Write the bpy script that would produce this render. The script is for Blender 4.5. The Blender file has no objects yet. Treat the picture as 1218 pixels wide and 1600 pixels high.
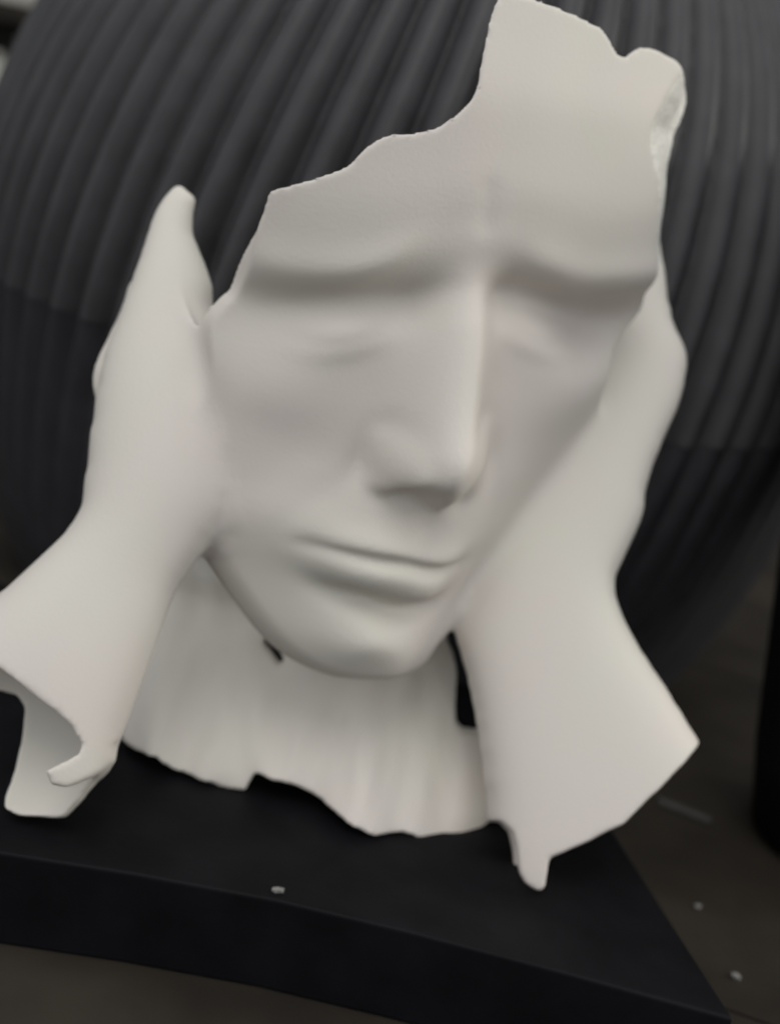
import bpy, math, random, os
import numpy as np
R_ = math.radians

# ------------------------------------------------------------------ camera, light, exposure
S = 0.0006                      # scene metres per design unit (1 unit = 1 mm on a life-size head)
FOV, ROLL, PITCH = 40.0, 12.0, 16.0
CAM_ABOVE_PLINTH = 200.0        # design units
PLINTH_T = 27.0
f = 800 / math.tan(R_(FOV / 2)); CX, CY = 609.0, 800.0

r_, p_ = R_(ROLL), R_(PITCH)
UP = np.array([math.sin(r_) * math.cos(p_), math.cos(r_) * math.cos(p_), math.sin(p_)])
BK = np.array([0, 0, -1.0]); BK = BK - UP * (BK @ UP); BK /= np.linalg.norm(BK)
RT = np.cross(BK, UP)
CW = np.stack([RT, BK, UP])                      # rows: world x, y, z seen in the survey frame
CAM = np.array([0, 0, (CAM_ABOVE_PLINTH + PLINTH_T)]) * S
def world(c):                                    # survey frame (camera at origin) -> world metres
    return np.asarray(c, float) @ CW.T * S + CAM
def ray(x, y):
    return np.array([(x - CX) / f, -(y - CY) / f, -1.0])
def P(x, y, depth):
    return ray(x, y) * depth
def on_plane(x, y, h=CAM_ABOVE_PLINTH):
    d = ray(x, y); return d * (-h / (d @ UP))

scene = bpy.context.scene
cam_d = bpy.data.cameras.new('camera'); cam = bpy.data.objects.new('camera', cam_d)
scene.collection.objects.link(cam); scene.camera = cam
cam_d.sensor_fit = 'VERTICAL'; cam_d.angle = R_(FOV); cam_d.clip_start = 0.005; cam_d.clip_end = 50
from mathutils import Matrix, Vector
mw = Matrix.Identity(4)
for i in range(3):
    for j in range(3): mw[i][j] = CW[i][j]
    mw[i][3] = CAM[i]
cam.matrix_world = mw
cam_d.dof.use_dof = True; cam_d.dof.focus_distance = 322 * S; cam_d.dof.aperture_fstop = 9.5
cam_d.lens = cam_d.lens

wd = bpy.data.worlds.new('World'); scene.world = wd; wd.use_nodes = True
wd.node_tree.nodes['Background'].inputs[0].default_value = (0.95, 0.97, 1.0, 1)
wd.node_tree.nodes['Background'].inputs[1].default_value = 0.75
def area(name, loc, target, size, power, col):
    l = bpy.data.lights.new(name, 'AREA'); l.shape = 'DISK'; l.size = size; l.energy = power; l.color = col
    o = bpy.data.objects.new(name, l); scene.collection.objects.link(o)
    o.location = loc; o.rotation_euler = (Vector(target) - Vector(loc)).to_track_quat('-Z', 'Y').to_euler()
TGT = tuple(world(P(620, 700, 385)))
area('ceiling_light', (-0.10, -0.34, 1.20), TGT, 0.8, 3.7, (1.0, 0.985, 0.95))
area('side_lamp', (0.85, 0.40, 0.36), TGT, 0.22, 2.0, (1.0, 0.96, 0.84))
vs = scene.view_settings; vs.view_transform = 'Standard'; vs.look = 'None'; vs.exposure = 0.20; vs.gamma = 1.0
vs.use_curve_mapping = False

# ------------------------------------------------------------------ helpers
def material(name, col, rough=0.5, spec=0.5, vary=0.0, vscale=200, bump=0.0, bscale=800, col2=None, metal=0, sss=0):
    m = bpy.data.materials.new(name); m.use_nodes = True
    nt = m.node_tree; b = nt.nodes['Principled BSDF']
    b.inputs['Base Color'].default_value = (*col, 1); b.inputs['Roughness'].default_value = rough
    b.inputs['Specular IOR Level'].default_value = spec; b.inputs['Metallic'].default_value = metal
    if sss:
        b.inputs['Subsurface Weight'].default_value = sss; b.inputs['Subsurface Radius'].default_value = (1, .9, .75)
        b.inputs['Subsurface Scale'].default_value = 0.003
    tc = nt.nodes.new('ShaderNodeTexCoord')
    if vary or col2:
        n = nt.nodes.new('ShaderNodeTexNoise'); n.inputs['Scale'].default_value = vscale; n.inputs['Detail'].default_value = 5
        nt.links.new(tc.outputs['Object'], n.inputs['Vector'])
        mx = nt.nodes.new('ShaderNodeMix'); mx.data_type = 'RGBA'
        c2 = col2 or tuple(c * (1 - vary) for c in col)
        mx.inputs['A'].default_value = (*col, 1); mx.inputs['B'].default_value = (*c2, 1)
        rp = nt.nodes.new('ShaderNodeMapRange'); rp.inputs[1].default_value = .35; rp.inputs[2].default_value = .65
        nt.links.new(n.outputs['Fac'], rp.inputs[0]); nt.links.new(rp.outputs[0], mx.inputs['Factor'])
        nt.links.new(mx.outputs['Result'], b.inputs['Base Color'])
    if bump:
        n2 = nt.nodes.new('ShaderNodeTexNoise'); n2.inputs['Scale'].default_value = bscale; n2.inputs['Detail'].default_value = 4
        nt.links.new(tc.outputs['Object'], n2.inputs['Vector'])
        bp = nt.nodes.new('ShaderNodeBump'); bp.inputs['Strength'].default_value = bump; bp.inputs['Distance'].default_value = 0.0004
        nt.links.new(n2.outputs['Fac'], bp.inputs['Height']); nt.links.new(bp.outputs['Normal'], b.inputs['Normal'])
    return m

def mesh_obj(name, V, F, mat, parent=None, smooth=True, normals=None):
    me = bpy.data.meshes.new(name); me.from_pydata([tuple(v) for v in V], [], [tuple(q) for q in F]); me.update()
    me.materials.append(mat)
    me.polygons.foreach_set('use_smooth', [smooth] * len(me.polygons))
    if normals is not None: me.normals_split_custom_set_from_vertices([tuple(n) for n in normals])
    o = bpy.data.objects.new(name, me); scene.collection.objects.link(o)
    if parent is not None: o.parent = parent
    return o
def empty(name, loc, label=None, cat=None):
    o = bpy.data.objects.new(name, None); scene.collection.objects.link(o); o.location = loc
    o.empty_display_size = .02
    if label: o['label'] = label; o['category'] = cat
    return o
def tag(o, label, cat): o['label'] = label; o['category'] = cat

def catmull(pts, n=8, closed=True):
    pts = np.array(pts, float); N = len(pts); out = []
    for i in range(N if closed else N - 1):
        p0, p1, p2, p3 = [pts[k % N] if closed else pts[min(max(k, 0), N - 1)] for k in (i - 1, i, i + 1, i + 2)]
        for t in np.arange(n) / n:
            out.append(.5 * ((2 * p1) + (p2 - p0) * t + (2 * p0 - 5 * p1 + 4 * p2 - p3) * t * t + (3 * p1 - p0 - 3 * p2 + p3) * t ** 3))
    if not closed: out.append(pts[-1])
    return np.array(out)
def poly_sdf(X, Y, poly):                        # signed distance, negative inside
    poly = np.asarray(poly, float); d = np.full(X.shape, 1e9); ins = np.zeros(X.shape, bool)
    for a, b in zip(poly, np.roll(poly, -1, 0)):
        ex, ey = b - a; wx, wy = X - a[0], Y - a[1]
        t = np.clip((wx * ex + wy * ey) / (ex * ex + ey * ey + 1e-12), 0, 1)
        d = np.minimum(d, (wx - ex * t) ** 2 + (wy - ey * t) ** 2)
        c = ((a[1] <= Y) != (b[1] <= Y))
        xi = a[0] + (Y - a[1]) * ex / (ey if abs(ey) > 1e-12 else 1e-12)
        ins ^= c & (X < xi)
    d = np.sqrt(d); return np.where(ins, -d, d)
class Grid2:                                     # bilinear lookup
    def __init__(s, x0, y0, h, A): s.x0, s.y0, s.h, s.A = x0, y0, h, A.astype(np.float32)
    def __call__(s, x, y):
        u = np.clip((x - s.x0) / s.h, 0, s.A.shape[0] - 1.001); v = np.clip((y - s.y0) / s.h, 0, s.A.shape[1] - 1.001)
        i = u.astype(np.int32); j = v.astype(np.int32); u = u - i; v = v - j; A = s.A
        return (A[i, j] * (1 - u) + A[i + 1, j] * u) * (1 - v) + (A[i, j + 1] * (1 - u) + A[i + 1, j + 1] * u) * v
def blur(A, n):
    for _ in range(n):
        B = np.pad(A, 1, mode='edge'); A = (B[1:-1, 1:-1] * 4 + (B[2:, 1:-1] + B[:-2, 1:-1] + B[1:-1, 2:] + B[1:-1, :-2]) * 2
             + B[2:, 2:] + B[:-2, :-2] + B[2:, :-2] + B[:-2, 2:]) / 16
    return A
def sstep(a, b, x):
    t = np.clip((x - a) / (b - a), 0, 1); return t * t * (3 - 2 * t)
def gauss(u, v, u0, v0, su, sv): return np.exp(-((u - u0) / su) ** 2 - ((v - v0) / sv) ** 2)
def smin(a, b, k):
    h = np.maximum(k - np.abs(a - b), 0) / k; return np.minimum(a, b) - h * h * k * .25
def smax(a, b, k): return -smin(-a, -b, k)
_rng = np.random.RandomState(5)
_NT = blur(_rng.rand(128, 128), 1); _NT = np.clip((_NT - _NT.mean()) / (_NT.std() * 4.4) + .5, 0, 1)
def noise2(x, y, sc):
    x = x / sc; y = y / sc; i = np.floor(x).astype(int); j = np.floor(y).astype(int); u = x - i; v = y - j
    u = u * u * (3 - 2 * u); v = v * v * (3 - 2 * v); g = lambda a, b: _NT[a % 128, b % 128]
    return ((g(i, j) * (1 - u) + g(i + 1, j) * u) * (1 - v) + (g(i, j + 1) * (1 - u) + g(i + 1, j + 1) * u) * v) - .5

# ------------------------------------------------------------------ the face: a height surface over its own frontal plane
FACE_ROT = (22.0, 26.0, -4.0)
def rot(a):
    rx, ry, rz = map(R_, a); c, s = math.cos, math.sin
    X = np.array([[1, 0, 0], [0, c(rx), -s(rx)], [0, s(rx), c(rx)]]); Y = np.array([[c(ry), 0, s(ry)], [0, 1, 0], [-s(ry), 0, c(ry)]])
    Z = np.array([[c(rz), -s(rz), 0], [s(rz), c(rz), 0], [0, 0, 1]]); return Z @ Y @ X
FM = rot(FACE_ROT); FT = P(748, 440, 365)

def Zc(u, v):                                    # canonical symmetric face, millimetres
    a = np.abs(u)
    bv = np.array([-160, -140, -128, -120, -108, -90, -70, -50, -25, 0, 14, 35, 60, 90, 115, 140.])
    bz = np.array([-60, -32, -9, 2, 6, 3, 5, 3, -2, -3.5, 0, 0, -4, -16, -30, -48.])
    vv = np.linspace(-160, 140, 601); zz = np.interp(vv, bv, bz); ker = np.hanning(41); ker /= ker.sum()
    zz = np.convolve(np.pad(zz, 20, mode='edge'), ker, 'valid')
    z = np.interp(v, vv, zz)
    w = np.interp(v, [-140, -120, -100, -76, -45, -10, 30, 80, 120], [52, 54, 60, 67, 74, 78, 84, 92, 92])
    q = np.clip(a / w, 0, .995) ** 2.2
    z = z - w * .78 * (1 - np.sqrt(1 - q))
    # brow and socket
    vb = np.where(u < 0, np.interp(a, [0, 8, 16, 26, 40, 56, 70], [15, 16, 15, 11, 9, 7.5, 5]), np.interp(a, [0, 8, 16, 26, 40, 56, 70], [8, 7, 7, 8, 9, 9, 7]))
    win = sstep(7, 24, a) * (1 - sstep(52, 66, a))
    above = np.maximum(v - vb, 0)
    z = z + win * (2.4 / (1 + np.exp(-(v - vb) / 4.0)) * np.exp(-above / 20) - 1.0 + 1.35 * np.exp(-((v - vb - 5.5) / 6.0) ** 2))
    z = z - np.where(u > 0, 6.4, 5.4) * np.exp(-(np.abs(a - 31) / 21) ** 2.6 - (np.abs(v + 2.5) / 11.5) ** 2.0)
    z = z - 3.0 * gauss(a, v, 13, -3, 6, 8) - 7.0 * gauss(u, v, 48, -8, 11, 10)
    z = z + 6.2 * np.exp(-(((a - 31) / 16) ** 2) - ((v + 7.5) / np.where(v < -7.5, 10.3, 8.5)) ** 2) - 2.2 * gauss(u, v, 36, -3, 20, 8)
    lid = v + 12.5 - 2.5 * ((a - 31) / 14) ** 2
    z = z - .4 * np.exp(-(lid / 2.0) ** 2) * np.exp(-((a - 31) / 13) ** 4)
    z = z - .2 * np.exp(-((v + 20 - .004 * (a - 31) ** 2 * 2) / 3.0) ** 2) * np.exp(-((a - 27) / 15) ** 2)
    z = z + .8 * gauss(u, v, 0, 12, 14, 10)
    # cheek
    z = z + 4.5 * gauss(a, v, 46, -26, 20, 15) - 2.5 * gauss(a, v, 45, -70, 16, 24)
    # nose
    t = np.clip(-(v - .30 * a * sstep(-32, -45, v)) / 43, -0.6, 1.4)
    hn = np.interp(t, [-.6, -.25, 0, .25, .6, .9, 1.0, 1.12, 1.24, 1.4], [0, .6, 5.0, 10, 15, 19.5, 20.0, 15.5, 5.0, 0])
    tt = np.linspace(-.6, 1.4, 401); hh = np.interp(tt, [-.6, -.25, 0, .25, .6, .9, 1.0, 1.07, 1.12, 1.16, 1.20, 1.24, 1.4], [0, .6, 4.5, 9.5, 14.5, 19.0, 20.8, 21.0, 20.0, 17.0, 8.0, 1.5, 0])
    k2 = np.hanning(11); k2 /= k2.sum(); hh = np.convolve(np.pad(hh, 5, mode='edge'), k2, 'valid')
    hn = np.interp(t, tt, hh)
    wn = np.interp(t, [-.6, 0, .3, .7, 1.0, 1.4], [7, 7.5, 8.4, 10.0, 12.0, 12.5])
    z = z + hn * np.exp(-(a / wn) ** 2.3)
    z = z + 2.2 * gauss(u, v, 0, -44, 9, 7)
    z = z + 2.5 * gauss(a, v, 10, -25, 9, 22) + np.where(u > 0, 3.2, 7.5) * np.exp(-(((a - 13.5) / 6.0) ** 2 + ((v + 46.0) / 5.6) ** 2) ** 1.4)
    z = z - 1.8 * gauss(a, v, 21.5, -45, 3.5, 6) - 1.2 * gauss(a, v, 14, -37, 5, 3) - 2.0 * gauss(a, v, 10, -53, 5, 2.4)
    # nasolabial fold, muzzle, lips, chin
    nl = a - np.interp(-v, [44, 60, 78, 90], [22, 28, 34, 37])
    z = z - .25 * np.exp(-(nl / 4.5) ** 2) * sstep(44, 52, -v) * (1 - sstep(74, 92, -v)) + .2 * np.exp(-((nl - 7) / 7) ** 2) * sstep(44, 52, -v) * (1 - sstep(74, 92, -v))
    z = z + 5.0 * gauss(u, v, 0, -74, 27, 17)
    mcur = -75.6 - 1.2 * (a / 25) ** 2                  # the mouth line
    xw = np.exp(-(a / 22) ** 6)
    z = z + xw * 1.7 * np.exp(-((v - mcur - 4.2) / 4.5) ** 2) * (1 - .35 * gauss(u, v, 0, -69, 3, 4))
    z = z + np.exp(-(a / 21) ** 4) * 3.9 * np.exp(-(np.abs(v - mcur + 7.6) / 6.2) ** 2.6)
    z = z - np.exp(-(a / 21.5) ** 4) * 2.7 * np.exp(-((v - mcur) / 1.8) ** 2)
    z = z - .7 * gauss(a, v, 25, -77.5, 4, 3.5)
    z = z - np.exp(-(a / 22) ** 4) * 3.8 * np.exp(-((v + 93 - .006 * a * a) / 4.2) ** 2)
    z = z - .9 * gauss(u, v, 0, -62, 3.2, 7)
    z = z + 5.0 * gauss(u, v, 0, -107, 17, 9.5)
    return z

LM = [  # canonical (u, v) and the pixel the feature has in the photograph
 ((0, 0), (738, 450)), ((0, -45), (719, 746)), ((0, -50), (700, 781)), ((0, -53), (687, 799)), ((0, -76), (632, 880)), ((0, -92), (606, 943)),
 ((0, -108), (588, 1018)), ((0, -119), (580, 1082)), ((-28, -112), (468, 1034)), ((26, -112), (668, 1044)), ((-19, -46), (588, 738)), ((-26, -76), (474, 843)), ((26, -76), (720, 874)),
 ((-31, -8), (532, 516)), ((31, -8), (845, 512)), ((-32, 9), (530, 450)), ((32, 9), (880, 453)), ((50, 7), (990, 460)), ((-15, 15), (640, 414)),
 ((0, 60), (785, 150)), ((0, -22), (732, 575)), ((-20, -92), (500, 920)), ((-52, 7), (415, 444))]
uv = np.array([a for a, b in LM], float)
loc = []
for (u, v), (px, py) in LM:
    z = float(Zc(np.array([float(u)]), np.array([float(v)]))[0])
    o = -FT @ FM; d = ray(px, py) @ FM; t = (z - o[2]) / d[2]; q = o + d * t; loc.append(q[:2])
loc = np.array(loc)
anch = np.array([(-110, 150), (0, 160), (110, 150), (-110, 30), (110, 30), (-110, -60), (110, -60), (-90, -160), (0, -165), (90, -160), (70, -110), (-70, -110)], float)
SRC = np.vstack([loc, anch]); DST = np.vstack([uv, anch])
def tps_fit(src, dst, lam=8.0):
    n = len(src); d2 = ((src[:, None] - src[None]) ** 2).sum(-1); K = .5 * d2 * np.log(d2 + 1e-9)
    A = np.zeros((n + 3, n + 3)); A[:n, :n] = K + lam * np.eye(n); A[:n, n] = 1; A[:n, n + 1:] = src; A[n:, :n] = A[:n, n:].T
    return np.linalg.solve(A, np.vstack([dst, np.zeros((3, 2))]))
TW = tps_fit(SRC, DST)
def to_uv(x, y):
    sh = x.shape; p = np.stack([x.ravel(), y.ravel()], 1); out = TW[-3] + p @ TW[-2:]
    for s_, w_ in zip(SRC, TW[:-3]):
        d2 = ((p - s_) ** 2).sum(1); out = out + (.5 * d2 * np.log(d2 + 1e-9))[:, None] * w_
    return out[:, 0].reshape(sh), out[:, 1].reshape(sh)
H = 0.5; GX0, GY0 = -105.0, -160.0
gx = np.arange(GX0, 105, H); gy = np.arange(GY0, 140, H); GXX, GYY = np.meshgrid(gx, gy, indexing='ij')
ZG = Zc(*to_uv(GXX, GYY))
_u, _v = to_uv(GXX, GYY); _m = np.exp(-(_u / 15) ** 2 - ((_v - 13) / 10) ** 2); ZG = ZG * (1 - _m) + blur(ZG, 90) * _m
ZG = blur(ZG, 5); _m = np.exp(-((_u - 3) / 9) ** 2 - ((_v + 48) / 7) ** 2); ZG = ZG * (1 - _m) + blur(ZG, 22) * _m
# vertical furrow between the brows, in this head's own place
ZG0 = Grid2(GX0, GY0, H, ZG)
def px_to_face(px, py, Zf):                     # where the line of sight meets the face surface
    o = -FT @ FM; d = ray(px, py) @ FM; t = np.linspace(250, 520, 2000); q = o + d * t[:, None]
    g = q[:, 2] - Zf(q[:, 0], q[:, 1]); k = np.where(g < 0)[0]
    i = k[0] if len(k) else int(np.argmin(g))
    if not len(k): print('miss', px, py, q[i].round(1), g[i].round(1))
    return q[i, :2]
FACE_EDGE = [(332, 600), (328, 530), (334, 500), (352, 478), (375, 452), (398, 372), (415, 300), (432, 290), (485, 278), (540, 258), (570, 228), (602, 208), (645, 204), (685, 194),
 (735, 152), (750, 100), (760, 45), (777, 0), (800, -12), (865, 8), (935, 38), (955, 62), (970, 86), (988, 78), (1005, 70), (1040, 88), (1068, 104), (1098, 160),
 (1086, 208), (1060, 290), (1046, 390), (1016, 450), (1002, 485), (960, 550), (940, 620), (905, 690), (868, 750), (835, 800), (800, 850), (755, 915), (715, 978), (692, 1016), (658, 1056),
 (582, 1073), (520, 1066), (466, 1044), (420, 1010), (364, 938), (320, 866), (318, 800), (316, 700)]
edge = np.array([px_to_face(x, y, ZG0) for x, y in FACE_EDGE])
EDGE = catmull(edge, 5)
inner = {(1098, 160): (1046, 142), (1086, 208): (1016, 196), (1060, 290): (1026, 285), (1046, 390): (1024, 385), (1068, 104): (1062, 110)}
edge_in = np.array([px_to_face(*inner.get(q, q), ZG0) for q in FACE_EDGE]); EDGE_IN = catmull(edge_in, 5)
ED = poly_sdf(GXX, GYY, EDGE) + .8 * noise2(GXX, GYY, 3.0) * sstep(-20, 10, GYY)
EI = poly_sdf(GXX, GYY, EDGE_IN) + 1.3 * noise2(GXX, GYY, 1.6) + 1.2 * noise2(GXX + 9, GYY, 3.4)
FRQ = np.array([px_to_face(x, y, ZG0) for x, y in ((1068, 104), (1035, 200), (1032, 300), (1024, 400))])
NEARR = np.min([np.hypot(GXX - a, GYY - b) for a, b in catmull(FRQ, 6, False)], 0)
EI = EI - 9 * sstep(10, 18, NEARR)              # only the right-hand break is splayed
# jaw turns under towards its edge
jaw = sstep(-30, -60, GYY)
ZG = ZG - jaw * 4.0 * np.clip(1 + ED / 6.5, 0, 1.6) ** 2
fur = np.array([px_to_face(x, y, ZG0) for x, y in ((764, 298), (760, 325), (759, 352))])
FU = np.full(GXX.shape, 1e9)
for a, b in zip(fur[:-1], fur[1:]):
    e = b - a; tt_ = np.clip(((GXX - a[0]) * e[0] + (GYY - a[1]) * e[1]) / (e @ e), 0, 1)
    FU = np.minimum(FU, np.hypot(GXX - a[0] - e[0] * tt_, GYY - a[1] - e[1] * tt_))
ZG = ZG - .4 * np.exp(-(FU / 3.0) ** 2)
ZG = ZG + .22 * noise2(GXX, GYY, 9) + .05 * noise2(GXX + 40, GYY, 4)
gxd, gyd = np.gradient(ZG, H)
SL = np.sqrt(1 + np.minimum(blur(gxd ** 2 + gyd ** 2, 4), 9))
FACE_T = 6.0
UKF = Grid2(GX0, GY0, H, .95 * sstep(-10, 15, GYY) * sstep(10, 20, NEARR))     # upper breaks are undercut
TFF = Grid2(GX0, GY0, H, FACE_T + 4.0 * (1 - sstep(8, 22, NEARR)))
ZF, SF, EF, EIF = Grid2(GX0, GY0, H, ZG), Grid2(GX0, GY0, H, SL), Grid2(GX0, GY0, H, ED), Grid2(GX0, GY0, H, EI)
def d_face(p):
    q = (p - FT) @ FM; x, y, z = q[:, 0], q[:, 1], q[:, 2]
    g = (z - ZF(x, y)) / SF(x, y)
    return smax(smax(smax(g, -g - TFF(x, y), 1.5), EF(x, y) - UKF(x, y) * g, .7), (EIF(x, y) + 1.9 * g) / 2.15, .5)
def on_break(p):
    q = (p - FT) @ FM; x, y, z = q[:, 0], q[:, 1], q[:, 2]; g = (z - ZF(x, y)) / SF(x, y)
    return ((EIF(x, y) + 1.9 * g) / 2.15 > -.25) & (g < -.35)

# ------------------------------------------------------------------ hands, forearms: bodies inflated from their outlines
class Plane3:
    def __init__(s, top, bot):                   # a plane through two surveyed points, level across
        s.o = np.array(bot); b = np.array(top) - s.o; b[0] = 0; s.b = b / np.linalg.norm(b); s.a = np.array([1., 0, 0]); s.c = np.cross(s.a, s.b)
        s.M = np.stack([s.a, s.b, s.c], 1)
    def loc(s, p): return (p - s.o) @ s.M
    def px(s, x, y):
        d = ray(x, y); t = (s.o @ s.c) / (d @ s.c); return s.loc(d * t)[:2]
class Inflate:
    def __init__(s, plane, outline, sz, cut=None, h=1.0, n=4, twist=0.0, tmax=99.0):
        s.pl, s.sz = plane, sz
        poly = catmull([plane.px(*q) for q in outline], n)
        x0, y0 = poly.min(0) - 12; x1, y1 = poly.max(0) + 12
        X, Y = np.meshgrid(np.arange(x0, x1, h), np.arange(y0, y1, h), indexing='ij')
        sd = poly_sdf(X, Y, poly); ins = sd < 0; ph = np.zeros(X.shape)
        for it in range(3500):
            q = np.zeros_like(ph); q[1:-1, 1:-1] = .25 * (ph[2:, 1:-1] + ph[:-2, 1:-1] + ph[1:-1, 2:] + ph[1:-1, :-2] + h * h)
            ph = np.where(ins, q, 0)
        tp = 2 * ph                               # equals squared half thickness of a round bar
        tp = tmax * tmax * (1 - np.exp(-tp / (tmax * tmax)))
        A = np.where(ins, tp, 0); bw = np.abs(sd) < 2.0
        A = np.where(ins, A, -6.0 * sd)
        s.A = Grid2(x0, y0, h, blur(A, 1)); s.sd = Grid2(x0, y0, h, sd)
        s.cut = None if cut is None else np.array([plane.px(*q) for q in cut])
        if s.cut is not None:
            s.cg = Grid2(x0, y0, h, poly_sdf(X, Y, s.cut))
    def __call__(s, p):
        q = s.pl.loc(p); x, y, c = q[:, 0], q[:, 1], q[:, 2]
        A = s.A(x, y); F = (c / s.sz) ** 2 - A
        e = .5; gx = (s.A(x + e, y) - s.A(x - e, y)) / (2 * e); gy = (s.A(x, y + e) - s.A(x, y - e)) / (2 * e)
        g = np.sqrt((2 * c / s.sz ** 2) ** 2 + gx ** 2 + gy ** 2 + 9.0)
        d = F / g
        far = s.sd(x, y); d = np.where(far > 4, np.maximum(d, np.hypot(far - 2, np.maximum(np.abs(c) - 2, 0))), d)
        return d, x, y, c

PLL = Plane3(P(250, 400, 395), P(80, 1240, 366))
L_MAIN = [(281, 289), (262, 305), (243, 338), (224, 400), (205, 455), (186, 510), (168, 560), (156, 620), (146, 690), (138, 760), (130, 800), (95, 848), (0, 935), (-90, 1020), (-150, 1130), (-90, 1250), (10, 1330), (110, 1330), (160, 1240), (186, 1150), (215, 1070), (240, 1000), (272, 920), (318, 850), (350, 790), (360, 690), (352, 590), (346, 525), (330, 490), (328, 445), (312, 400), (299, 365), (301, 330), (306, 308), (295, 302)]
IL = Inflate(PLL, L_MAIN, .85)
L_FING = [(205, 440), (190, 488), (168, 535), (148, 580), (147, 608), (158, 630), (190, 620), (225, 560), (235, 480), (225, 430)]
ILF = Inflate(Plane3(P(250, 400, 400), P(80, 1240, 371)), L_FING, .8)
pl = PLL.px
L_KEEP = np.array([pl(*q) for q in [(340, 250), (240, 250), (-60, 300), (-160, 1000), (-40, 1068), (0, 1078), (8, 1080), (20, 1100), (14, 1160), (4, 1210), (-6, 1246), (-2, 1264), (20, 1274), (90, 1278), (116, 1252), (142, 1222), (182, 1190), (181, 1165), (200, 1140), (420, 1100), (420, 300)]])
L_FRONT = np.array([pl(*q) for q in [(340, 250), (200, 250), (-160, 800), (-160, 990), (-40, 1030), (0, 1040), (30, 1054), (62, 1076), (100, 1108), (132, 1140), (142, 1162), (140, 1178), (126, 1188), (112, 1196), (94, 1206), (98, 1226), (120, 1232), (152, 1218), (182, 1190), (181, 1165), (220, 1140), (420, 1100), (420, 300)]])
gX, gY = np.meshgrid(np.arange(-90, 110, .7), np.arange(-40, 190, .7), indexing='ij')
LKG, LFG = Grid2(-90, -40, .7, poly_sdf(gX, gY, L_KEEP)), Grid2(-90, -40, .7, poly_sdf(gX, gY, L_FRONT))
def d_left(p):
    d, x, y, c = IL(p)
    hollow = smax(-(d + 3.2), -1e3 * np.ones_like(d), .1)
    low = pl(100, 1000)[1]
    hollow_on = sstep(low + 6, low - 6, y)                     # hollow only in the broken forearm
    sh = np.where(hollow_on > 0, smax(d, -(d + 3.2 + 5.0 * sstep(3, -6, c) + 12 * (1 - hollow_on)), 1.0), d)
    lk = LKG(x, y) + .6 * noise2(x, y, 2.5); lf = LFG(x, y) + .8 * noise2(x, y, 2.5)
    sh = smax(sh, lk, .8)
    sh = smax(sh, np.minimum(lf, c + 1.0), .8)               # front wall ends higher than the rear wall
    d2 = ILF(p)[0]
    return smin(sh, d2, 1.0)

PLR = Plane3(P(980, 560, 434), P(830, 1388, 398))
R_MAIN = [(1012, 330), (1030, 385), (1036, 440), (1047, 505), (1068, 552), (1064, 600), (1052, 640), (1030, 690), (1012, 735), (1003, 770), (1000, 800), (985, 838), (966, 878), (955, 905), (958, 940), (985, 1000), (1040, 1085), (1110, 1200), (1190, 1330), (1180, 1430), (1000, 1480), (820, 1460), (770, 1360), (765, 1260), (752, 1150), (735, 1060), (716, 985), (728, 930), (760, 850), (815, 760), (865, 680), (905, 600), (940, 500), (985, 400), (998, 340)]
IR = Inflate(PLR, R_MAIN, .62, tmax=24)
pr = PLR.px
R_KEEP = np.array([pr(*q) for q in [(960, 300), (1060, 300), (1200, 700), (1200, 1000), (1108, 1140), (1086, 1166), (1060, 1192), (1020, 1232), (962, 1288), (915, 1312), (872, 1332), (852, 1340), (848, 1358), (846, 1384), (838, 1391), (815, 1380), (806, 1362), (803, 1330), (796, 1300), (780, 1284), (768, 1284), (740, 1280), (650, 1200), (650, 900), (800, 600)]])
RKG = Grid2(-90, -40, .7, poly_sdf(gX, gY, R_KEEP))
def d_right(p):
    d, x, y, c = IR(p)
    low = pr(900, 1120)[1]; on = sstep(low + 6, low - 6, y)
    sh = np.where(on > 0, smax(d, -(d + 4 + 14 * (1 - on)), 1.0), d)
    return smax(smax(sh, RKG(x, y) + .5 * noise2(x, y, 2.5), .7), 0 * d - 50, .1)

# ------------------------------------------------------------------ neck and open collar: a thin folded sheet
NO = on_plane(470, 1232); NM = np.stack([RT, UP, np.cross(RT, UP)], 1)
class NP:                                        # upright frame at the neck
    @staticmethod
    def loc(p): return (p - NO) @ NM
    @staticmethod
    def px(x, y):
        c = NM[:, 2]; d = ray(x, y); return NP.loc(d * ((NO @ c) / (d @ c)))[:2]
nX, nY = np.meshgrid(np.arange(-100, 110, .7), np.arange(-45, 120, .7), indexing='ij')
fold_o = NP.px(600, 960)
def neck_z(x, y):
    xr = x - 4 - .12 * y
    zb = np.interp(x, [-100, -56, -44, -30, -15, 4, 15, 27, 46, 60, 110], [-30, -2, 5, 10, 9, 9, 15, 19, 18, 3, -30])
    k_ = sstep(-2, 40, y); z = zb * (1 - k_) + (-20 - .0065 * xr ** 2) * k_
    an = np.arctan2(x - fold_o[0], fold_o[1] - y); rr = np.hypot(x - fold_o[0], fold_o[1] - y)
    amp = 1.9 * sstep(12, 40, rr)
    z = z + amp * (0.6 * np.sin(an * 8 + .6 + 1.5 * np.sin(an * 3)) + .3 * np.sin(an * 19 + 1) + 1.6 * noise2(an * 10, rr * .05, 1.0) + 2.6 * noise2(x + .5 * y, y * .8, 8) + 6.5 * noise2(x + 31 + .3 * y, y * .6, 13) + .7 * noise2(x, y, 3.5))
    for (p0, p1, hgt) in NECK_FOLDS:
        e = p1 - p0; t = ((x - p0[0]) * e[0] + (y - p0[1]) * e[1]) / (e @ e); tc_ = np.clip(t, 0, 1)
        dd = np.hypot(x - p0[0] - e[0] * tc_, y - p0[1] - e[1] * tc_); z = z + .5 * hgt * np.exp(-(dd / 3.0) ** 2) * sstep(-.1, .35, t)
    return z
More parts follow.
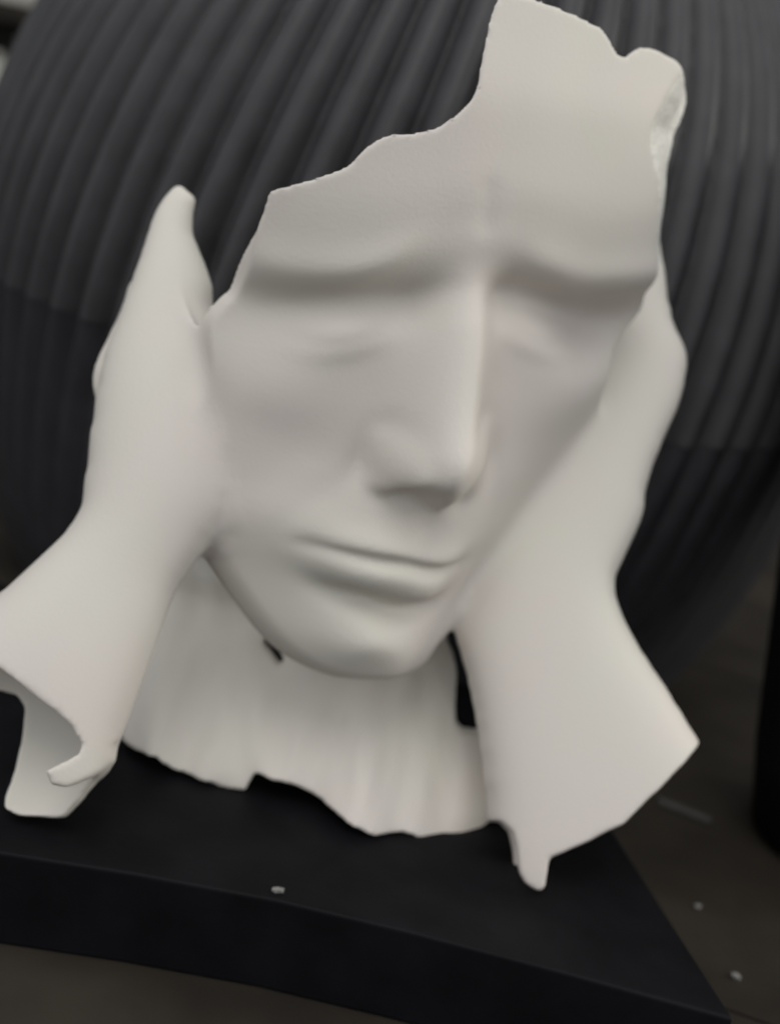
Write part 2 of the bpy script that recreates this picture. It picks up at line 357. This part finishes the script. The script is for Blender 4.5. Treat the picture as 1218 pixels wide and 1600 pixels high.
NECK_FOLDS = [(np.array(NP.px(*p0)), np.array(NP.px(*p1)), h_) for p0, p1, h_ in (
 ((300, 1000), (236, 1180), 2.0), ((360, 1075), (322, 1230), 2.2), ((640, 1080), (545, 1260), 2.4), ((695, 1090), (645, 1310), 2.4), ((735, 1190), (722, 1320), 1.6),
 ((335, 1040), (285, 1210), -1.8), ((430, 1090), (396, 1225), -2.0), ((596, 1080), (505, 1230), -2.0), ((668, 1080), (596, 1310), -2.2), ((712, 1150), (690, 1330), -1.8), ((480, 1100), (450, 1240), 1.6))]
NZ = neck_z(nX, nY); NZG = Grid2(-100, -45, .7, blur(NZ, 2))
ga, gb = np.gradient(NZ, .7); NSG = Grid2(-100, -45, .7, np.sqrt(1 + np.minimum(blur(ga ** 2 + gb ** 2, 6), 6)))
def px_to_neck(px, py):
    t = np.linspace(300, 560, 2600); q = NP.loc(ray(px, py) * t[:, None]); g = q[:, 2] - NZG(q[:, 0], q[:, 1])
    k = np.where(g < 0)[0]; return q[k[0] if len(k) else int(np.argmin(g)), :2]
N_KEEP = np.array([px_to_neck(*q) for q in [(190, 1164), (240, 1192), (275, 1210), (310, 1226), (350, 1234), (384, 1239), (391, 1226), (399, 1214), (440, 1224), (488, 1240), (505, 1260), (540, 1284), (570, 1297), (600, 1304), (645, 1306), (675, 1312), (702, 1318), (740, 1308), (768, 1284), (800, 1286), (800, 1170), (745, 1149), (722, 1147), (712, 1135), (713, 1090), (708, 1040), (700, 1004), (704, 960), (690, 900), (560, 850), (330, 780), (250, 900), (215, 1070), (186, 1150)]])
NKG = Grid2(-100, -45, .7, poly_sdf(nX, nY, N_KEEP))
HA, HB = px_to_neck(417, 1006), px_to_neck(436, 1035)
def d_neck(p):
    q = NP.loc(p); x, y, z = q[:, 0], q[:, 1], q[:, 2]
    g = (z - NZG(x, y)) / NSG(x, y)
    d = smax(smax(g, -g - 4.0, 1.2), NKG(x, y) + .9 * noise2(x, y, 2.4) + 1.4 * noise2(x + 7, y, 5.), .9)
    e = HB - HA; t = np.clip(((x - HA[0]) * e[0] + (y - HA[1]) * e[1]) / (e @ e), 0, 1)
    hole = np.hypot(x - HA[0] - e[0] * t, y - HA[1] - e[1] * t) - 1.3
    return smax(d, -hole, .6)

PARTS = (d_face, d_left, d_right, d_neck)
def fields(p, need=None):                        # distance to each part; parts known to be far are skipped
    D = np.full((len(p), 4), 40.0, np.float32)
    for k, fn_ in enumerate(PARTS):
        if need is None: D[:, k] = fn_(p)
        else:
            m = np.where(need[:, k])[0]
            if len(m): D[m, k] = fn_(p[m])
    return D
def combine(D):
    a = smin(D[:, 0], D[:, 1], 7.0); a = smin(a, D[:, 2], 6.0); return smin(a, D[:, 3], 2.5)

# ------------------------------------------------------------------ surface extraction (sparse blocks, surface nets)
VX = 0.75; BS = 8
lo = np.array([-118., -112., -470.]); hi = np.array([100., 150., -318.])
nb = np.ceil((hi - lo) / (VX * BS)).astype(int); n = nb * BS + 1
bc = [lo[i] + (np.arange(nb[i]) + .5) * BS * VX for i in range(3)]
B = np.stack(np.meshgrid(*bc, indexing='ij'), -1).reshape(-1, 3)
DB = fields(B); db = combine(DB); act = np.abs(db) < BS * VX * .87 * 1.7 + 2.5
vol = np.repeat(np.repeat(np.repeat(np.sign(db).reshape(nb) * 5, BS, 0), BS, 1), BS, 2).astype(np.float32)
vol = np.pad(vol, ((0, 1), (0, 1), (0, 1)), mode='edge')
idx = np.stack(np.unravel_index(np.where(act)[0], nb), 1) * BS; NEED = DB[act] < 22
og = np.stack(np.meshgrid(*[np.arange(BS + 1)] * 3, indexing='ij'), -1).reshape(-1, 3)
for k in range(0, len(idx), 400):
    ii = (idx[k:k + 400, None] + og[None]).reshape(-1, 3)
    vol[ii[:, 0], ii[:, 1], ii[:, 2]] = combine(fields(lo + ii * VX, np.repeat(NEED[k:k + 400], len(og), 0)))
for ax in range(3):                              # close the box
    sl = [slice(None)] * 3
    for e in (0, -1): sl[ax] = e; vol[tuple(sl)] = np.maximum(vol[tuple(sl)], 1)
neg = vol < 0
cnt = sum(neg[a:n[0] - 1 + a, b:n[1] - 1 + b, c:n[2] - 1 + c].astype(np.int8) for a in (0, 1) for b in (0, 1) for c in (0, 1))
cells = np.stack(np.where((cnt > 0) & (cnt < 8)), 1)
cid = np.full(tuple(n - 1), -1, np.int32); cid[cells[:, 0], cells[:, 1], cells[:, 2]] = np.arange(len(cells))
acc = np.zeros((len(cells), 3)); w = np.zeros(len(cells))
cor = [(a, b, c) for a in (0, 1) for b in (0, 1) for c in (0, 1)]
for i in range(8):
    for j in range(i + 1, 8):
        a, b = np.array(cor[i]), np.array(cor[j])
        if np.abs(a - b).sum() != 1: continue
        va = vol[tuple((cells + a).T)]; vb_ = vol[tuple((cells + b).T)]; m = (va < 0) != (vb_ < 0)
        t = np.where(m, va / np.where(m, va - vb_, 1), 0); acc += np.where(m[:, None], a + t[:, None] * (b - a), 0); w += m
V = lo + (cells + acc / w[:, None]) * VX
Q = []
for ax in range(3):
    u, v_ = (ax + 1) % 3, (ax + 2) % 3; s0 = [slice(1, -1)] * 3; s1 = [slice(1, -1)] * 3
    s0[ax] = slice(0, -1); s1[ax] = slice(1, None)
    A0, A1 = neg[tuple(s0)], neg[tuple(s1)]; e = np.stack(np.where(A0 != A1), 1); fl = A0[tuple(e.T)]
    off = np.ones(3, int); off[ax] = 0; e = e + off
    def cc(du, dv):
        q = e.copy(); q[:, u] -= du; q[:, v_] -= dv; return cid[tuple(q.T)]
    q4 = np.stack([cc(1, 1), cc(0, 1), cc(0, 0), cc(1, 0)], 1); q4[~fl] = q4[~fl][:, ::-1]; Q.append(q4)
Q = np.concatenate(Q); Q = Q[(Q >= 0).all(1)]
# settle the vertices on the true surface, then relax lightly
ND = fields(V) < 12
for it in range(2):
    d0 = combine(fields(V, ND)); G = np.stack([combine(fields(V + np.eye(3)[k] * .3, ND)) - d0 for k in range(3)], 1) / .3
    stp = -d0[:, None] * G / np.maximum((G ** 2).sum(1, keepdims=True), .2)
    ln = np.linalg.norm(stp, axis=1, keepdims=True); V = V + stp * np.minimum(1, .4 * VX / np.maximum(ln, 1e-6))
for it in range(3):
    sm = np.zeros_like(V); ct = np.zeros(len(V))
    for k in range(4):
        np.add.at(sm, Q[:, k], V[Q[:, (k + 1) % 4]]); np.add.at(ct, Q[:, k], 1)
        np.add.at(sm, Q[:, k], V[Q[:, (k + 3) % 4]]); np.add.at(ct, Q[:, k], 1)
    V = V * .45 + .55 * sm / np.maximum(ct, 1)[:, None]
VN = np.zeros_like(V); fn = np.cross(V[Q[:, 2]] - V[Q[:, 0]], V[Q[:, 3]] - V[Q[:, 1]])
for k in range(4): np.add.at(VN, Q[:, k], fn)
VN /= np.maximum(np.linalg.norm(VN, axis=1, keepdims=True), 1e-9)
labels = np.argmin(fields(V, ND), 1)
print('sculpture verts', len(V), 'quads', len(Q))

M_CAST = material('white_cast_resin', (0.635, 0.61, 0.54), rough=.62, spec=.3, col2=(0.652, 0.592, 0.545), vscale=30, bump=.12, bscale=1500, sss=.0)
base_w = world(on_plane(470, 1232))
sculpture = empty('sculpture', base_w, 'white broken face fragment cradled by two hands on black plinth', 'sculpture')
VWs = world(V) - base_w; NWs = VN @ CW.T
flab = np.sort(labels[Q], 1)[:, 1]
def comps(qs):                                   # connected pieces of a set of quads
    us, inv = np.unique(qs, return_inverse=True); q = inv.reshape(-1, 4); lab = np.arange(len(us))
    while True:
        old = lab.copy(); m = lab[q].min(1)
        for k in range(4): np.minimum.at(lab, q[:, k], m)
        lab = lab[lab]
        if (lab == old).all(): return lab[q[:, 0]]
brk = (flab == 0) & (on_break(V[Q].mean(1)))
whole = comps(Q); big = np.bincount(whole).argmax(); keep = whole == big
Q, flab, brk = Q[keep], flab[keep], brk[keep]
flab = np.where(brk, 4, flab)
for it in range(3):
    for k in range(5):
        m = np.where(flab == k)[0]; c = comps(Q[m]); bg = np.bincount(c).argmax(); small = m[c != bg]
        if not len(small): continue
        vl = np.full(len(V), -1); oth = flab != k
        for j in range(4): vl[Q[oth, j]] = flab[oth]
        cand = vl[Q[small]].max(1); cs = c[c != bg]
        for cc_ in np.unique(cs):
            w_ = cand[cs == cc_]; w_ = w_[w_ >= 0]
            if len(w_): flab[small[cs == cc_]] = np.bincount(w_).argmax()
M_BREAK = material('break_painted_lit', (0.90, 0.88, 0.80), rough=.45, spec=.5, vary=.25, vscale=1400, bump=1.0, bscale=1600)  # colour paler than the cast, painting in the light on the break
made = []
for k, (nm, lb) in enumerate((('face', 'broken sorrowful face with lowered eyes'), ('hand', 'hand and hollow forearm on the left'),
                              ('hand', 'hand and flared forearm on the right'), ('neck', 'folded neck with ragged lower edge'), ('broken_edge', 'rough fracture along the brow, painted brightly lit'))):
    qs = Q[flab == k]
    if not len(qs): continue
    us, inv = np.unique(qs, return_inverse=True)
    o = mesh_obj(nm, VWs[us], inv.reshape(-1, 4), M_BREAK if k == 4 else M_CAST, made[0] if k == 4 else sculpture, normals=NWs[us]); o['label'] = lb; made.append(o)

# ------------------------------------------------------------------ plinth, table, vase and surroundings
M_PL = material('black_plinth_paint', (0.0065, 0.0065, 0.008), rough=.55, spec=.10, vary=.4, vscale=90, bump=.15, bscale=500)
M_WOOD = material('dark_brown_wood', (0.036, 0.030, 0.023), rough=.6, spec=.15, col2=(0.018, 0.015, 0.012), vscale=25, bump=.3, bscale=120)
M_LOW = material('black_print_lower', (0.029, 0.028, 0.032), rough=.55, spec=.3, vary=.25, vscale=120, bump=.1, bscale=900)  # darker black than the fluted body above the seam
M_BLACK = material('black_print', (0.040, 0.039, 0.042), rough=.5, spec=.38, vary=.25, vscale=120, bump=.1, bscale=900)
def bevel_prism(name, poly, z0, z1, mat, bev, parent=None, origin=(0, 0, 0)):
    import bmesh
    bm = bmesh.new(); vs_ = [bm.verts.new((x - origin[0], y - origin[1], z0 - origin[2])) for x, y in poly]; fc = bm.faces.new(vs_)
    ex = bmesh.ops.extrude_face_region(bm, geom=[fc]); bmesh.ops.translate(bm, verts=[v for v in ex['geom'] if isinstance(v, bmesh.types.BMVert)], vec=(0, 0, z1 - z0))
    bmesh.ops.recalc_face_normals(bm, faces=bm.faces)
    bmesh.ops.bevel(bm, geom=[e for e in bm.edges if e.calc_face_angle(0) > .5], offset=bev, segments=3, affect='EDGES', profile=.5)
    me = bpy.data.meshes.new(name); bm.to_mesh(me); bm.free(); me.materials.append(mat)
    o = bpy.data.objects.new(name, me); scene.collection.objects.link(o); o.parent = parent
    return o
front = [world(on_plane(x, y))[:2] for x, y in ((-260, 1305), (0, 1331), (215, 1365), (430, 1405), (640, 1455), (860, 1513), (1146, 1592))]
rr_ = world(on_plane(965, 1310))[:2]; cor_ = front[-1]
rb = cor_ + (rr_ - cor_) * 2.4; lb_ = front[0] + (rr_ - cor_) * 2.2
PT = PLINTH_T * S
pl_o = empty('plinth', (0, 0, 0), 'black rectangular plinth slab under the white sculpture', 'plinth')
pc = (np.array(front[3]) + rb) / 2; pl_o.location = (pc[0], pc[1], 0)
bevel_prism('slab', [tuple(q) for q in front] + [tuple(rb), tuple(lb_)], 0.0, PT, M_PL, .0006, pl_o, (pc[0], pc[1], 0))

TZ = 0.0
M_BG = material('dark_backdrop', (0.03, 0.027, 0.022), rough=.8, vary=.3, vscale=6)
# table top of broad boards
tb = []
table = mesh_obj('table_top', [(-1.6, -1.2, -.03), (1.6, -1.2, -.03), (1.6, 1.9, -.03), (-1.6, 1.9, -.03), (-1.6, -1.2, -.003), (1.6, -1.2, -.003), (1.6, 1.9, -.003), (-1.6, 1.9, -.003)],
  [(3, 2, 1, 0), (4, 5, 6, 7), (0, 1, 5, 4), (1, 2, 6, 5), (2, 3, 7, 6), (3, 0, 4, 7)], M_BLACK, smooth=False)
table['kind'] = 'structure'
ang = R_(14); ca, sa = math.cos(ang), math.sin(ang)
BWD = .17
for i in range(-7, 7):
    yc = .32 + i * BWD; hw = BWD / 2 - .0004
    V8 = []
    for z in (-.0029, 0.0):
        for (x, y) in ((-1.4, yc - hw), (1.4, yc - hw), (1.4, yc + hw), (-1.4, yc + hw)): V8.append((ca * x + sa * (y - .32), -sa * x + ca * (y - .32) + .32, z))
    mesh_obj('board', V8, [(3, 2, 1, 0), (4, 5, 6, 7), (0, 1, 5, 4), (1, 2, 6, 5), (2, 3, 7, 6), (3, 0, 4, 7)], M_WOOD, table, smooth=False)

# fluted vase
VC = world(P(646, 450, 650)); VA = VC; NR = 76; VZ = VC[2] / S; VRA, VRB = 196.0, 217.0
def vase_r(z): return VRA * np.sqrt(np.maximum(1 - ((z - VZ) / np.where(z < VZ, 255., VRB)) ** 2, .02))
def vase_part(name, z0, z1, nz, amp0, amp1):
    nth = NR * 16; zs = np.linspace(z0, z1, nz); V_, F_ = [], []
    th = np.arange(nth) / nth * 2 * math.pi
    rr = vase_r(zs) - (.5 if z0 == 0 else 0)
    rows = []
    for z, r, t in zip(zs, rr, np.linspace(0, 1, nz)):
        ph = NR * (th - .00095 * (z - 130)); cu = 2 * np.abs(np.cos(ph / 2)) ** .8 - 1.1
        r2 = r + (amp0 * (1 - t ** 3) + amp1 * t ** 3 if z0 == 0 else amp0 * (1 - t) + amp1 * t) * cu
        rows.append(np.stack([r2 * np.cos(th), r2 * np.sin(th), np.full(nth, z)], 1))
    Vv = np.concatenate(rows); k = np.arange(nth); k1 = (k + 1) % nth
    F_ = np.concatenate([np.stack([i * nth + k, i * nth + k1, (i + 1) * nth + k1, (i + 1) * nth + k], 1) for i in range(nz - 1)])
    return mesh_obj(name, Vv * S, F_, M_LOW if z0 == 0 else M_BLACK, vase)
vase = empty('vase', (VA[0], VA[1], 0), 'large bulbous black fluted vase behind the white sculpture', 'vase')
vase_part('fluted_body', 133.0, 345, 60, 3.9, 3.2)
vase_part('lower_body', 0, 133.4, 24, .1, 3.9)

# ------------------------------------------------------------------ what stands further back and to the side
def box(name, c, size, mat, parent=None, rz=0.0, bev=.001, rx=0.0):
    import bmesh
    bm = bmesh.new(); bmesh.ops.create_cube(bm, size=1.0); bmesh.ops.scale(bm, vec=size, verts=bm.verts)
    bmesh.ops.bevel(bm, geom=list(bm.edges), offset=bev, segments=2, affect='EDGES', profile=.5)
    me = bpy.data.meshes.new(name); bm.to_mesh(me); bm.free(); me.materials.append(mat)
    o = bpy.data.objects.new(name, me); scene.collection.objects.link(o); o.parent = parent; o.location = c; o.rotation_euler = (rx, 0, rz); return o
wall = mesh_obj('wall', [(-2.5, 1.25, -.6), (2.5, 1.25, -.6), (2.5, 1.25, 1.0), (-2.5, 1.25, 1.0)], [(0, 1, 2, 3)], M_BG, smooth=False); wall['kind'] = 'structure'

M_PALE = material('pale_card', (0.55, 0.54, 0.48), rough=.7, vary=.15, vscale=40)
M_CRUMB = material('pale_crumb', (0.22, 0.215, 0.20), rough=.8, vary=.3, vscale=900)
def lathe(name, base, prof, mat, parent=None, nseg=40):
    th = np.arange(nseg) / nseg * 2 * math.pi; V_ = np.concatenate([np.stack([r * np.cos(th), r * np.sin(th), np.full(nseg, z)], 1) for r, z in prof])
    k = np.arange(nseg); k1 = (k + 1) % nseg
    F_ = [list(q) for i in range(len(prof) - 1) for q in np.stack([i * nseg + k, i * nseg + k1, (i + 1) * nseg + k1, (i + 1) * nseg + k], 1)]
    F_ += [list(k[::-1]), list((len(prof) - 1) * nseg + k)]
    o = mesh_obj(name, V_, F_, mat, parent); o.location = base; return o
# shelf far behind, at the upper left
A0 = world(P(30, 4, 1900)); A1 = world(P(10, 150, 1900))
shelf = empty('shelf', (A0[0], A0[1], A1[2] - .012), 'dark wooden shelf far behind the vase at upper left', 'shelf')
for z in (A0[2] - .008, A1[2] - .008):
    box('shelf_board', (0, .03, z - (A1[2] - .012)), (.62, .16, .014), M_WOOD, shelf)
for dx in (-.31, .31):
    box('side_panel', (dx * 1.02, .03, .04), (.012, .16, .24), M_WOOD, shelf)
cart = box('carton', (A0[0] - .045, A0[1] - .02, A0[2] + .0275), (.14, .05, .056), M_PALE); tag(cart, 'pale carton on the upper shelf board behind the vase', 'carton')
for px, py, lb, hgt in ((34, 84, 'small pale bottle under the carton, beside the edge of vase', .034), (-6, 106, 'small pale bottle at the left picture edge, below the carton', .03)):
    c = world(P(px, py, 1890)); b0 = A1[2] - .001
    top = c[2] + .012
    o = lathe('bottle', (c[0], c[1], b0), [(.006, 0), (.0085, .002), (.009, (top - b0) * .6), (.0045, (top - b0) * .8), (.0045, top - b0)], M_PALE, None, 20); tag(o, lb, 'bottle'); o['group'] = 'bottles on the far shelf'
# black vessel cut off by the right edge
vb0 = world(on_plane(1338, 1330, CAM_ABOVE_PLINTH + PLINTH_T))
ves = lathe('vessel', (vb0[0], vb0[1], 0), [(.021, 0), (.024, .002), (.028, .02), (.034, .06), (.038, .10), (.039, .14), (.036, .15)], M_PL, None, 64)
tag(ves, 'plain black vessel cut off by the right picture edge', 'vessel')
# crumbs
import bmesh
def crumb(px, py, r, h, label, seed, st=(1, 1, 1)):
    rnd = random.Random(seed); bm = bmesh.new(); bmesh.ops.create_icosphere(bm, subdivisions=1, radius=r)
    for v in bm.verts: v.co = Vector((v.co.x * st[0], v.co.y * st[1], v.co.z * .6 * st[2])) * rnd.uniform(.75, 1.2)
    me = bpy.data.meshes.new('crumb'); bm.to_mesh(me); bm.free(); me.materials.append(M_CRUMB)
    o = bpy.data.objects.new('crumb', me); scene.collection.objects.link(o); c = world(on_plane(px, py, h)); o.location = (c[0], c[1], c[2] + r * .4); o.rotation_euler = (0, 0, rnd.uniform(-.5, .5))
    tag(o, label, 'crumb'); o['group'] = 'white crumbs'; return o
HT = CAM_ABOVE_PLINTH + PLINTH_T
crumb(432, 1393, .0009, CAM_ABOVE_PLINTH, 'white crumb on the front edge of the black plinth', 1, (1.3, .8, 1))
crumb(1147, 1528, .0010, HT, 'pale crumb on the brown table near the lower right corner', 2)
crumb(1088, 1418, .0008, HT, 'faint crumb on the brown table, upper one beside the plinth', 3)
sl_a, sl_b = world(on_plane(1025, 1255, HT)), world(on_plane(1108, 1288, HT)); mid = (sl_a + sl_b) / 2
dv = sl_b - sl_a; slv = box('splinter', (mid[0], mid[1], .0008), (float(np.hypot(dv[0], dv[1])), .0022, .0014), material('grey_wood', (.065, .06, .053), rough=.8, vary=.3, vscale=300), None, math.atan2(dv[1], dv[0]), .0004)
tag(slv, 'thin grey wood splinter on the table beside the forearm', 'splinter')
